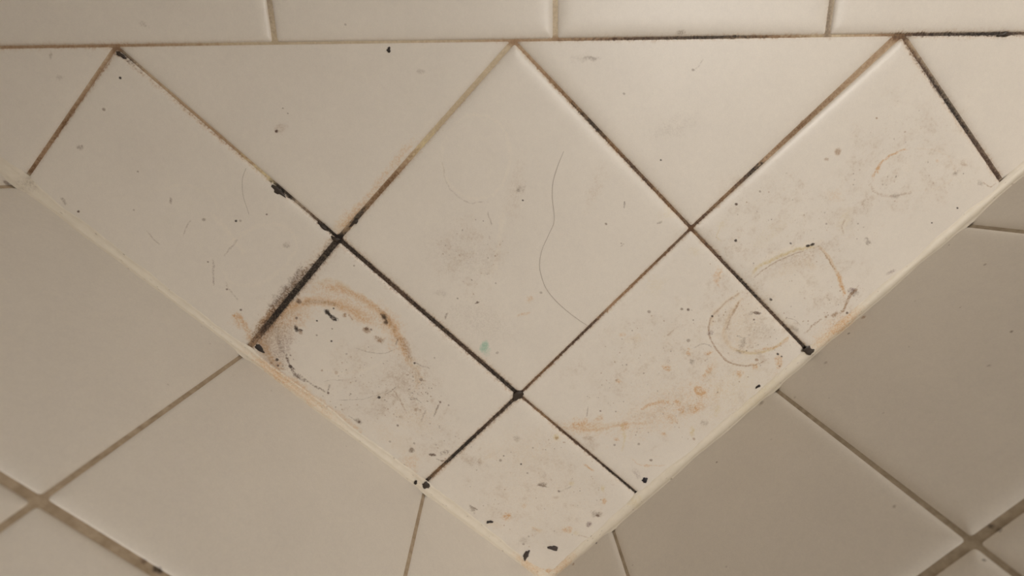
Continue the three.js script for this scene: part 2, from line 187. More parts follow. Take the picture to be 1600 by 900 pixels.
  ['e',[-190.1,-29.5],[0.62,-0.24],[0.21,0.61],'D',0.7,0.25],['e',[-184.3,-25.1],[0.79,-0.3],[0.27,0.77],'B',0.5,0.25],
  ['e',[-182.6,-34.8],[0.42,-0.16],[0.14,0.4],'K',0.85,0.25],['e',[-171.6,-31.4],[0.48,-0.18],[0.17,0.46],'K',0.9,0.25],
  ['e',[-175.1,-36.3],[0.37,-0.14],[0.13,0.36],'G',0.6,0.25],['e',[-178.3,-29.1],[0.48,-0.18],[0.16,0.46],'G',0.6,0.25],
  ['e',[-162.7,-31],[0.43,-0.16],[0.15,0.42],'G',0.5,0.25],['e',[-163.2,-46.5],[1.28,-1.19],[0.99,1.22],'B',0.75,0.4],
  ['e',[-163.6,-47],[0.8,-0.31],[0.29,0.76],'D',0.5,0.25],['e',[-156.1,-46.7],[1.72,-1.6],[1.21,1.47],'B',0.55,0.6],
  ['e',[-155.7,-46.6],[0.81,-0.31],[0.29,0.76],'B',0.7,0.25],['e',[-161.9,-48.2],[0.54,-0.21],[0.19,0.5],'D',0.5,0.25],
  ['e',[-156.6,-50.9],[3.25,-1.26],[0.92,2.37],'W',0.4,0.6],['l',[[-149.9,-52.9],[-148.7,-49.7]],0.7,'D',0.6,0.4],
  ['e',[-137.4,-23.9],[0.74,-0.27],[0.28,0.7],'K',0.95,0.25],['l',[[-136.7,-26.9],[-135.3,-30.9],[-135,-34.3]],0.6,'G',0.55,0.6],
  ['l',[[-136.2,-31.9],[-132,-30.7],[-127.4,-29],[-122.7,-26.3]],0.8,'B',0.4,0.7],['e',[-136.5,-49.1],[0.5,-0.19],[0.19,0.46],'K',0.8,0.25],
  ['l',[[-136.9,-49.6],[-132.8,-50.3],[-129.3,-51.8]],0.5,'G',0.5,0.6],['l',[[-127.3,-32.7],[-124.6,-35.2],[-120.1,-35.6]],0.4,'G',0.5,0.5],
  ['l',[[-125.8,-32.8],[-123.7,-36]],0.4,'D',0.5,0.4],['l',[[-114.2,-42],[-112.9,-37.6],[-111,-33.7]],1,'G',0.5,0.7],
  ['l',[[-116.7,-34.1],[-115.2,-29.9],[-114,-27.2]],0.8,'G',0.45,0.7],['e',[-120.2,-31],[0.87,-0.32],[0.34,0.81],'B',0.4,0.25],
  ['e',[-114.2,-42],[0.58,-0.22],[0.23,0.53],'D',0.55,0.25],['e',[-110.1,-43.4],[0.47,-0.17],[0.19,0.43],'G',0.5,0.25],
  ['e',[-121.1,-18.3],[0.58,-0.21],[0.23,0.55],'D',0.5,0.25],['e',[-128.7,-44.7],[0.85,-0.32],[0.33,0.78],'D',0.4,0.25],
  ['e',[-131.4,-57.4],[0.39,-0.15],[0.15,0.36],'G',0.5,0.25],['l',[[-158.9,-13.7],[-157.1,-9.9],[-155.8,-9.2]],0.7,'D',0.5,0.6],
  ['e',[-156.5,-9.6],[0.56,-0.2],[0.2,0.54],'D',0.6,0.25],['l',[[-161.7,-36.3],[-156,-38.6],[-150.1,-43.1],[-148.1,-47.6]],0.4,'G',0.4,0.5],
  ['l',[[-161.9,-12.7],[-159,-16.2],[-153.5,-21.3]],0.4,'G',0.35,0.7],
  ['l',[[-151.5,-9.1],[-143.9,-16.5],[-138.7,-24.5],[-136.2,-31]],0.4,'G',0.35,0.6],
  ['l',[[-167.2,-17.1],[-159.1,-21.1],[-153.1,-28],[-148.6,-36.6],[-148.5,-41.1]],1.4,'W',0.3,0.6],
  ['e',[-165.8,-16.7],[0.55,-0.2],[0.19,0.53],'B',0.45,0.25],['e',[-160.4,-20.4],[0.82,-0.3],[0.3,0.8],'B',0.35,0.25],
  ['e',[-133.4,-41.7],[13.63,-2.33],[2.66,11.36],'B',0.12,0.9],['e',[-116.8,-27],[11.79,-4.29],[2.72,6.46],'P',0.25,0.8],
  ['e',[-136.6,-7.4],[1.84,-0.27],[0.23,1.02],'G',0.4,0.6],['l',[[-141.7,-6.5],[-135.5,-7]],0.6,'G',0.4,0.6],
  ['e',[-136.1,-7.4],[0.58,-0.2],[0.22,0.56],'D',0.6,0.25],['e',[-115.7,-11.3],[16.31,-0.8],[0.78,4.86],'P',0.2,0.8],
  ['e',[-107.1,-12.3],[1.35,-0.48],[0.54,1.27],'G',0.9,0.4],['e',[-97.7,-17.4],[1.53,-1.14],[0.44,0.59],'D',0.75,0.4],
  ['e',[-94.4,-22.4],[1.71,-2.32],[1.12,0.93],'G',0.45,0.8],['l',[[-95.5,-16.9],[-90.8,-18.7],[-90.8,-23.1]],0.6,'G',0.5,0.7],
  ['e',[-91.7,-17.9],[0.73,-0.26],[0.3,0.68],'G',0.6,0.25],['e',[-108.7,-16.2],[0.54,-0.19],[0.21,0.5],'G',0.5,0.25],
  ['e',[-118.2,-8.9],[0.59,-0.21],[0.23,0.56],'G',0.4,0.25],['e',[-104.4,-3.3],[0.67,-0.23],[0.27,0.63],'D',0.6,0.25],
  ['l',[[-104.9,-3.4],[-100.4,-3]],0.6,'B',0.6,0.5],['e',[-102.8,-5.8],[5.2,-0.73],[1.07,4.22],'O',0.3,0.8],
  ['e',[-169.9,-3.5],[6.54,0.1],[0.14,2.01],'O',0.4,0.6],['l',[[-183.5,-2.1],[-167.4,-2.7],[-149.1,-3.5],[-129.5,-3.5]],3.3,'O',0.28,0.6],
  ['e',[-161.6,-29],[19.99,-5.34],[4.12,14.35],'W',0.15,0.5],['e',[-61.1,-7.6],[0.09,-1.78],[2.53,0.56],'G',0.6,0.7],
  ['l',[[-64.6,-8.1],[-60.9,-8.4],[-58.6,-8.8]],0.7,'D',0.5,0.5],['e',[-49.3,-7.6],[0.98,-0.33],[0.44,0.9],'K',0.5,0.25],
  ['e',[-44.7,-16],[0.98,-2.16],[1.72,0.97],'O',0.95,0.35],['e',[-47.4,-7.6],[4.61,-1.55],[1.03,2.12],'P',0.3,0.6],
  ['e',[-77.5,-30.3],[1.55,-0.55],[0.65,1.4],'B',0.25,0.25],['e',[-78.6,-29.2],[3.34,-3.03],[2.51,2.74],'G',0.16,0.9],
  ['e',[-70.6,-38.1],[0.81,-0.29],[0.35,0.72],'G',0.6,0.25],['e',[-71.2,-41],[0.43,-0.16],[0.19,0.39],'D',0.6,0.25],
  ['e',[-76.4,-36.3],[2.2,-4.72],[2.54,1.43],'P',0.25,0.6],['e',[-58.5,-66.3],[1.19,-1.08],[1.28,1.28],'Y',0.9,0.5],
  ['e',[-58.3,-66.1],[0.93,-0.35],[0.41,0.8],'B',0.5,0.25],['e',[-73,-52.7],[1.41,-1.29],[1.25,1.3],'G',0.3,0.6],
  ['e',[-44.4,-42],[2.02,-1.2],[0.89,1.23],'D',0.5,0.7],['l',[[-46.7,-40.5],[-41.6,-42.5]],0.6,'D',0.5,0.5],
  ['l',[[-36.3,-44.2],[-33.7,-48.6],[-32.9,-52.4]],0.8,'G',0.35,0.8],['e',[-34.2,-52.8],[1.23,-1.11],[0.82,0.81],'Y',0.6,0.6],
  ['l',[[-37.7,-65],[-34.1,-65.2],[-30.8,-65.6]],1.1,'O',0.55,0.5],['e',[-19.9,-61.6],[0.74,-0.67],[1.13,1.07],'Y',0.6,0.6],
  ['e',[-14,-56.5],[1,-0.9],[1.43,1.36],'O',0.75,0.5],['e',[-10.1,-48.2],[0.94,-0.33],[0.44,0.81],'D',0.9,0.4],
  ['e',[-11,-48.5],[2.27,-2.05],[1.16,1.11],'G',0.5,0.6],['e',[-9.4,-41.3],[1.36,-0.47],[0.94,1.72],'M',0.7,0.5],
  ['e',[-15.4,-31.5],[2.25,-1.03],[0.86,1.34],'O',0.75,0.5],['e',[-27.1,-20.5],[3.36,-1.14],[0.54,1.05],'P',0.5,0.6],
  ['l',[[-31,-19.7],[-24.6,-20.5]],0.8,'O',0.4,0.6],['e',[-61.4,-43.4],[0.5,-0.18],[0.22,0.44],'K',0.7,0.25],
  ['e',[-35.8,-45.1],[0.65,-0.23],[0.29,0.57],'D',0.5,0.25],['e',[-55.3,-41.9],[0.51,-0.18],[0.22,0.45],'G',0.5,0.25],
  ['e',[-42.7,-26.9],[1.24,-1.12],[1.09,1.13],'O',0.35,0.6],['e',[-34.3,-41.2],[1.24,-1.12],[0.66,0.66],'B',0.4,0.6],
  ['e',[-0.2,-8.1],[6.16,-8.47],[2.08,1.56],'O',0.45,0.6],['l',[[-10.1,-2.2],[-3.3,-5.3],[-0.9,-13.8]],2.2,'O',0.5,0.6],
  ['l',[[-8.2,-33],[-3.2,-35.3],[0.3,-36.8]],0.6,'B',0.4,0.6],['e',[-10.4,-32.7],[1.28,-1.14],[1.17,1.15],'Y',0.4,0.6],
  ['l',[[-2.2,-58],[-2,-62.4]],0.6,'D',0.5,0.6],['e',[-43.2,-36.9],[27.24,-24.61],[22.42,22.85],'P',0.12,0.9],
  ['e',[-66.3,-51.4],[11.91,-10.86],[7.7,7.96],'P',0.12,0.9],['e',[-27.8,-10.5],[2.55,-2.28],[1.72,1.78],'G',0.2,0.6],
  ['e',[-26.4,-9],[0.68,-0.23],[0.31,0.61],'G',0.5,0.25],['e',[-27.8,-14.4],[0.54,-0.18],[0.25,0.48],'G',0.5,0.25],
  ['e',[-191.9,-16],[7.06,-1.86],[3.85,15.24],'B',0.3,0.6],['e',[-193.1,-29.6],[5.33,-10.65],[5.4,3.63],'O',0.4,0.6],
  ['e',[-175.4,-51.1],[20.59,-5.89],[1.51,5.4],'O',0.35,0.6],['e',[-153.4,-53.9],[1.75,-4.52],[11.1,5.43],'O',0.4,0.6],
  ['l',[[-201.3,-51.2],[-201.2,-40.5],[-201.1,-29.6],[-200.4,-21.9]],3.9,'D',0.5,0.6],
  ['l',[[-199.1,-58.4],[-198.3,-49.2],[-198,-39.5]],3.3,'D',0.35,0.7],['l',[[-200.1,-27.2],[-199.3,-17.5],[-198.3,-7.9]],3.3,'R',0.45,0.7],
  ['e',[-36.8,-169],[11.99,-5.17],[8.04,13.33],'P',0.25,0.7],['e',[-1,-195.8],[0.18,-11.48],[6.39,0.21],'O',0.35,0.7],
  ['e',[-42.6,-207.8],[6.1,-12.68],[3.61,1.21],'B',0.14,0.8],['e',[-29.7,-114],[9.12,-26.34],[8.94,3.16],'O',0.2,0.85],
  ['e',[-54.4,-78],[9.47,-8.67],[3.09,3.01],'O',0.3,0.8],
];
const D_fields = [
  [[-142.3,-28.9],[20.1,-18.5],[13,15.8],75],[[-43.2,-36.9],[27.2,-24.6],[23.9,24.3],65],[[-40.4,-127.6],[32.7,-30.2],[26.6,23.3],95],
  [[-150.8,-105.9],[11.4,-10.8],[12,13.1],30],[[-51.6,-207.4],[28.2,-26.6],[26.9,20.6],45],[[-31,-172.2],[15.9,-14.8],[12.9,10.3],45],
  [[-126.9,-34.1],[13.5,-12.5],[8.9,10.5],45],[[-41.6,-267.1],[20.9,-20],[21.3,14.2],25],[[-99.4,-26.1],[11.7,-10.7],[9.7,11],20],
  [[-190.9,-14.7],[8.5,-7.9],[9.5,12.9],20],[[-11.5,-203.5],[13.6,-12.7],[10.5,7.7],25],
];
const D_joints = [
  
  [[[-197.5,-180.7],[-199,-71]],1.9,[[0,'T',0.25],[0.15,'T',0.5],[0.4,'T',0.75],[0.5,'Y',0.75],[0.6,'B',0.7],[0.7,'R',0.9],[0.82,'R',0.75],[0.88,'K',0.85],[0.93,'R',0.6],[1,'K',0.9]]],
  [[[-199,-71],[-197.4,-3.1]],3.6,[[0,'K',0.9],[0.2,'K',0.95],[0.4,'K',1],[0.7,'K',1],[0.85,'D',0.95],[1,'B',0.8]]],
  [[[-307.2,-70.2],[-199,-71]],1.5,[[0,'K',0.9],[0.06,'D',0.8],[0.12,'B',0.55],[0.3,'B',0.75],[0.5,'B',0.7],[0.66,'Y',0.7],[0.7,'K',1],[0.76,'K',0.9],[0.8,'G',0.6],[0.88,'D',0.85],[0.93,'K',1],[1,'K',0.95]]],
  [[[-199,-71],[-88.5,-70.3]],2.5,[[0,'K',0.95],[0.3,'D',0.95],[0.5,'K',0.95],[0.7,'D',0.95],[0.85,'K',1],[1,'K',0.9]]],
  [[[-88.5,-70.3],[-4.6,-71.2]],1.5,[[0,'D',0.9],[0.2,'R',0.85],[0.4,'D',0.95],[0.6,'D',0.95],[0.8,'K',0.95],[1,'K',0.95]]],
  [[[-86.3,-291.1],[-88.5,-181.6]],1.5,[[0,'B',0.7],[0.2,'B',0.65],[0.4,'R',0.75],[0.5,'R',0.8],[0.6,'B',0.7],[0.67,'K',0.95],[0.72,'D',0.85],[0.8,'R',0.85],[1,'D',0.9]]],
  [[[-88.5,-181.6],[-88.5,-70.3]],1.5,[[0,'D',0.85],[0.25,'R',0.85],[0.45,'B',0.85],[0.55,'D',0.9],[0.7,'D',0.95],[0.85,'R',0.9],[1,'D',0.95]]],
  [[[-88.5,-70.3],[-89.8,-1.5]],2.2,[[0,'K',0.95],[0.3,'D',0.95],[0.5,'K',1],[0.7,'K',0.95],[0.85,'R',0.9],[1,'K',0.95]]],
  [[[-197.5,-180.7],[-88.5,-181.6]],1.5,[[0,'B',0.5],[0.12,'B',0.8],[0.3,'R',0.85],[0.42,'K',0.95],[0.52,'R',0.9],[0.65,'D',0.9],[0.85,'R',0.9],[1,'D',0.9]]],
  [[[-88.5,-181.6],[-2.5,-182.3]],1.5,[[0,'R',0.85],[0.25,'D',0.9],[0.5,'K',0.95],[0.7,'D',0.9],[1,'K',0.98]]],
  [[[-307.2,-70.2],[-307.8,-6.5]],1.5,[[0,'B',0.8],[0.4,'B',0.8],[0.6,'R',0.9],[0.8,'B',0.85],[1,'R',0.9]]],
  [[[-84.8,-292.6],[-5.1,-291.8]],2.2,[[0,'R',0.8],[0.2,'D',0.9],[0.5,'K',0.95],[0.8,'D',0.95],[1,'D',0.95]]],
  [[[-338.9,-41],[-263,-117.1]],1.4,[[0,'B',0.75],[0.35,'B',0.75],[0.6,'B',0.6],[0.85,'T',0.55],[1,'T',0.35]]],
  [[[-263,-117.1],[-185.8,-193.3]],1.4,[[0,'T',0.35],[0.4,'T',0.3],[0.7,'B',0.35],[0.8,'B',0.6],[0.85,'B',0.7],[1,'B',0.5]]],
  [[[-185.8,-193.3],[-107.4,-271.6]],1.4,[[0,'B',0.7],[0.3,'D',0.85],[0.6,'K',0.85],[0.8,'R',0.75],[1,'T',0.6]]],
  [[[-107.4,-271.6],[-49.1,-329.2]],1.7,[[0,'T',0.4],[0.2,'B',0.5],[0.32,'R',0.7],[0.45,'D',0.9],[0.7,'K',0.9],[0.88,'K',1],[1,'D',0.9]]],
  [[[-275.7,-125.3],[-265.3,-115.2]],1.4,[[0,'G',0.5],[1,'T',0.4]]],[[[-196.1,-202.9],[-186.2,-192.9]],1.4,[[0,'T',0.25],[1,'T',0.2]]],
  [[[-117,-279.9],[-107.4,-271.6]],1.4,[[0,'G',0.75],[1,'G',0.7]]],
];
const D_hair = [
  [-153.5,-165.3],[-151.2,-159.5],[-147.7,-152.9],[-143.1,-147.9],[-135.7,-141.7],[-133.3,-136.1],[-130.6,-128.9],[-126.3,-122.9],[-121.3,-119.5],
  [-116.9,-117.5],[-110.9,-116.5],[-102.4,-116.4],[-94.7,-117.2],[-90.3,-117.9],
];
const D_hair2 = [
  [-244.8,-68.3],[-243.5,-64.2],[-241.5,-61],[-238.7,-57.9],[-234.9,-55.2],[-232.7,-53.5],
];
const D_crumbs = [
  [-231.3,-144,0.66,0.75,0,'tiny black crumb near the front edge on the upper triangular tile'],
  [-192.6,-6.3,1.93,1.05,50,'long black crumb beside the blackened joint end at the sealant'],
  [-93.6,1.5,1.52,0.55,-60,'thin black sliver stuck on the pale sealant'],
  [-49.3,-7.6,1.24,0.77,0,'dark crumb just above the pale sealant on the corner tile'],
  [-20.4,-5.4,2.35,1.38,-75,'largest grey-black flake lying in the tip of the corner tile'],
  [-12,-18,2.35,1.16,25,'flat dark flake second from the tip of the corner tile'],
  [-7.7,-79.9,1.16,1.11,0,'round blue-black crumb beside the end of the thin brown joint'],
  [-5.4,-153.9,1.16,0.88,-40,'black crumb by the sealant below the orange splashes'],
];
const D_clumps = [
  [-88.5,-69.8,2.49,1.66,-55],[-2.3,-182.1,2.49,1.93,0],[-89,-2.1,1.93,1.66,20],[-305.2,-70.2,1.66,0.77,42],[-200.4,-70,1.66,1.11,20],
  [-55.1,-322.7,1.66,0.83,0],[-230.7,-69.8,2.49,0.99,42],[-207.5,-70.6,1.93,0.94,44],[-198.5,-81.4,2.21,0.83,-45],
];
const D_sliver = [-94.4,2.1];
const D_wl = [
  [-308.8,4.7,5,'D',0.7],[-308.7,1.6,4,'K',0.6],[-217.7,3.6,1.4,'G',0.6],[-209.1,9.5,1.4,'G',0.5],[-204,41.7,2,'G',0.4],[-134.1,9.9,1.6,'G',0.4],
  [-123.7,12.1,1.4,'G',0.35],[-130.6,49.3,1.2,'G',0.25],[-62.3,15.8,1.4,'G',0.4],[-176.4,10,1.6,'G',0.4],[-162.9,94.9,5,'K',0.75],
  [-167.3,94.8,3,'D',0.5],
];
const D_wr = [
  [-224.5,54.3,2,'D',0.8],[-209.7,58.8,3,'G',0.5],[-204.6,32.4,2,'G',0.4],[-228,33.4,2,'G',0.5],[-255.9,4.7,2,'D',0.5],[-249.5,25.3,3,'G',0.6],
  [-148.9,3.7,7,'G',0.6],[-147,-2,4,'D',0.4],[-199.3,6,3,'D',0.6],[-209.3,4.4,5,'B',0.8],[-181.9,10.5,5,'G',0.4],[-160.8,13.8,3,'G',0.35],
  [-169.3,26.6,1.6,'G',0.4],[-114,13.7,2.6,'D',0.6],[-92,56.6,2.4,'G',0.5],[-151.8,76,3,'G',0.5],[-156.2,100.3,2,'K',0.8],[-165,94.7,3,'K',0.5],
  [-165.6,96.8,3,'K',0.5],[-176.2,47.8,1.8,'G',0.4],[-37.1,3,2.4,'K',0.9],[-19.8,3.8,4,'B',0.7],[-29.3,2.1,2.4,'B',0.8],[-53,28,2,'G',0.4],
  [-225,16.5,2,'G',0.3],[-139.7,23.7,2,'G',0.3],
];
const D_beadL = [
  [-196.5,-145.1,'O',0.5],[-192.6,-173.2,'O',0.4],[-98,-88.3,'P',0.3],[-25.2,-4.8,'O',0.5],[-309,-301.5,'G',0.25],
];
const D_beadR = [
  [-213.4,-184.4,'O',0.55],[-207.9,-195.8,'O',0.4],[-165.4,-134.6,'Y',0.3],[-23.5,-2.8,'O',0.5],[-70.7,-64.1,'Y',0.4],
];
// ------------------------------------------------------------------ helpers
let seed = 12345;
const rnd = () => { seed = (seed * 1664525 + 1013904223) >>> 0; return seed / 4294967296; };
const hash = (x, y) => { let h = (Math.imul(x, 374761393) + Math.imul(y, 668265263)) | 0; h = Math.imul(h ^ (h >>> 13), 1274126177); return ((h ^ (h >>> 16)) >>> 0) / 4294967296; };
function vnoise(x, y) {
  const xi = Math.floor(x), yi = Math.floor(y); let fx = x - xi, fy = y - yi;
  fx = fx * fx * (3 - 2 * fx); fy = fy * fy * (3 - 2 * fy);
  const a = hash(xi, yi), b = hash(xi + 1, yi), c = hash(xi, yi + 1), d = hash(xi + 1, yi + 1);
  return a + (b - a) * fx + (c - a) * fy + (a - b - c + d) * fx * fy;
}
const fbm = (x, y) => 0.5 * vnoise(x, y) + 0.27 * vnoise(x * 2.1 + 7.3, y * 2.1 - 3.1) + 0.15 * vnoise(x * 4.3 - 11, y * 4.3 + 5) + 0.08 * vnoise(x * 8.9 + 2, y * 8.9 + 17);
const sstep = (a, b, x) => { const t = Math.min(1, Math.max(0, (x - a) / (b - a))); return t * t * (3 - 2 * t); };
const INK = { K: [34, 26, 21], D: [70, 50, 38], R: [112, 80, 52], B: [150, 116, 86], G: [128, 112, 97], O: [206, 161, 114], P: [214, 191, 161], Y: [212, 194, 150], C: [150, 190, 168], W: [238, 228, 212], M: [124, 104, 100], T: [182, 162, 132] };

// A colour layer over a rectangle of a surface, in millimetres
const warp = (x, y, A) => [x + ((vnoise(x * 0.45 + 9, y * 0.45) - 0.5) + (vnoise(x * 1.7 + 3, y * 1.7 - 8) - 0.5) * 0.5) * A, y + ((vnoise(x * 0.45 - 21, y * 0.45 + 4) - 0.5) + (vnoise(x * 1.7 - 13, y * 1.7 + 2) - 0.5) * 0.5) * A];
const smooth = (pts) => (pts.length < 3 ? pts : new THREE.CatmullRomCurve3(pts.map(([x, y]) => new THREE.Vector3(x, y, 0))).getPoints(pts.length * 4).map((p) => [p.x, p.y]));
class Layer {
  constructor(x0, y0, x1, y1, perMm, base) {
    Object.assign(this, { x0, y0, x1, y1, k: perMm, w: Math.round((x1 - x0) * perMm), h: Math.round((y1 - y0) * perMm) });
    this.d = new Float32Array(this.w * this.h * 3);
    for (let j = 0; j < this.h; j++) for (let i = 0; i < this.w; i++) {
      const c = base(x0 + (i + 0.5) / perMm, y0 + (j + 0.5) / perMm), o = (j * this.w + i) * 3;
      this.d[o] = c[0]; this.d[o + 1] = c[1]; this.d[o + 2] = c[2];
    }
  }
  each(ax, ay, bx, by, fn) {                         // fn(x, y) gives [alpha, ink] or null
    const k = this.k, i0 = Math.max(0, Math.floor((ax - this.x0) * k)), i1 = Math.min(this.w - 1, Math.ceil((bx - this.x0) * k));
    const j0 = Math.max(0, Math.floor((ay - this.y0) * k)), j1 = Math.min(this.h - 1, Math.ceil((by - this.y0) * k));
    for (let j = j0; j <= j1; j++) for (let i = i0; i <= i1; i++) {
      const r = fn(this.x0 + (i + 0.5) / k, this.y0 + (j + 0.5) / k);
      if (!r || r[0] <= 0) continue;
      const o = (j * this.w + i) * 3, a = Math.min(1, r[0]);
      for (let c = 0; c < 3; c++) this.d[o + c] += (r[1][c] - this.d[o + c]) * a;
    }
  }
  ellipse([cx, cy], [ux, uy], [vx, vy], ink, st, br) {
    const det = ux * vy - uy * vx, R = 1.5 * (Math.hypot(ux, uy) + Math.hypot(vx, vy)), size = Math.min(Math.hypot(ux, uy), Math.hypot(vx, vy));
    const soft = size > 2 ? 0.85 : size > 0.9 ? 0.7 : 0.45, f = size > 2 ? 0.9 : size > 1.2 ? 1.3 : 2.2, col = INK[ink], A = br * Math.min(4, 1.3 * size + 0.3), lo = size > 0.7 ? 0.38 : 0.28;
    this.each(cx - R, cy - R, cx + R, cy + R, (x, y) => {
      const [wx, wy] = warp(x, y, A), dx = wx - cx, dy = wy - cy, p = (dx * vy - dy * vx) / det, q = (dy * ux - dx * uy) / det;
      let d = Math.hypot(p, q); if (d > 1.9) return null;
      const n = fbm(x * f + 31, y * f - 17) - 0.5, n2 = fbm(x * 2.3 - 5, y * 2.3 + 9);
      d += n * br * 1.3;
      return [st * (1 - sstep(1 - soft, 1 + soft * 0.5, d)) * (1 - br + br * sstep(lo, 0.64, n2) * 1.25), col];
    });
  }
  grime([cx, cy], [ux, uy], [vx, vy]) {              // thin patches of soap film with fine grit in them
    const det = ux * vy - uy * vx, R = 1.3 * (Math.hypot(ux, uy) + Math.hypot(vx, vy)), col = [168, 142, 116];
    this.each(cx - R, cy - R, cx + R, cy + R, (x, y) => {
      const dx = x - cx, dy = y - cy, d = Math.hypot((dx * vy - dy * vx) / det, (dy * ux - dx * uy) / det) + (fbm(x * 0.12, y * 0.12 + 40) - 0.5) * 1.6; if (d > 1.2) return null;
      const patch = sstep(0.45, 0.72, fbm(x * 0.22 + 60, y * 0.22)), fine = sstep(0.42, 0.7, fbm(x * 1.1, y * 1.1 + 13)), grit = sstep(0.66, 0.78, vnoise(x * 3.1, y * 3.1 - 9));
      return [(1 - sstep(0.5, 1.2, d)) * (patch * (0.05 + 0.11 * fine) + 0.13 * grit * fine), col];
    });
  }
  line(pts, w, ink, st, br, inkAt) {
    pts = smooth(pts);
    const hw = Math.max(w / 2, 0.16), M = hw * 2.2; let ax = 1e9, ay = 1e9, bx = -1e9, by = -1e9;
    for (const [x, y] of pts) { ax = Math.min(ax, x); bx = Math.max(bx, x); ay = Math.min(ay, y); by = Math.max(by, y); }
    const seg = []; let len = 0;
    for (let i = 0; i + 1 < pts.length; i++) { const [x, y] = pts[i], dx = pts[i + 1][0] - x, dy = pts[i + 1][1] - y, l = Math.hypot(dx, dy) || 1e-6; seg.push([x, y, dx / l, dy / l, l, len]); len += l; }
    const soft = hw > 0.9 ? 0.9 : 0.5, col = INK[ink], A = inkAt ? 0.25 : br * Math.min(3, 1.1 * hw + 0.6);
    this.each(ax - M, ay - M, bx + M, by + M, (x, y) => {
      const [wx, wy] = warp(x, y, A); let best = 1e9, tt = 0;
      for (const [sx, sy, dx, dy, l, s0] of seg) {
        const t = Math.min(l, Math.max(0, (wx - sx) * dx + (wy - sy) * dy)), e = Math.hypot(wx - sx - dx * t, wy - sy - dy * t);
        if (e < best) { best = e; tt = (s0 + t) / len; }
      }
      let d = best / hw; if (d > 2.2) return null;
      const n = fbm(x * 0.9 + 3, y * 0.9 + 41) - 0.5, n2 = fbm(x * 1.9 + 15, y * 1.9 - 29);
      d += n * br * 1.6;
      const ends = inkAt ? 1 : sstep(-0.02, 0.14, tt + (n2 - 0.5) * 0.2) * sstep(-0.02, 0.14, 1 - tt + (n2 - 0.5) * 0.2);
      const a = ends * (1 - (hw > 0.9 && !inkAt ? sstep(0.1, 1.5, d) : sstep(1 - soft, 1 + soft * 0.6, d))) * (1 - br + br * sstep(0.38, 0.64, n2) * 1.25);
      if (inkAt) { const [c, s] = inkAt(tt, x, y); return [a * s, c]; }
      return [st * a, col];
    });
  }
  texture() {
    const b = new Uint8Array(this.w * this.h * 4);
    for (let i = 0; i < this.w * this.h; i++) { for (let c = 0; c < 3; c++) b[i * 4 + c] = Math.min(255, Math.max(0, Math.round(this.d[i * 3 + c]))); b[i * 4 + 3] = 255; }
    const t = new THREE.DataTexture(b, this.w, this.h); t.colorSpace = THREE.SRGBColorSpace; t.magFilter = t.minFilter = THREE.LinearFilter; t.needsUpdate = true;
    return t;
  }
  uv(x, y) { return [(x - this.x0) / (this.x1 - this.x0), (y - this.y0) / (this.y1 - this.y0)]; }
}

const shadows = (m) => { m.castShadow = m.receiveShadow = true; return m; };
function mesh(name, geometry, material, parent = scene) { const m = shadows(new THREE.Mesh(geometry, material)); m.name = name; parent.add(m); return m; }
function group(name, data) { const g = new THREE.Group(); g.name = name; Object.assign(g.userData, data); scene.add(g); return g; }
const counts = {};
const numbered = (n) => { const k = counts[n] = (counts[n] ?? -1) + 1; return k ? n + '_' + String(k).padStart(3, '0') : n; };
const box = (x0, x1, y0, y1, z0, z1) => new THREE.BoxGeometry(x1 - x0, y1 - y0, z1 - z0).translate((x0 + x1) / 2, (y0 + y1) / 2, (z0 + z1) / 2);

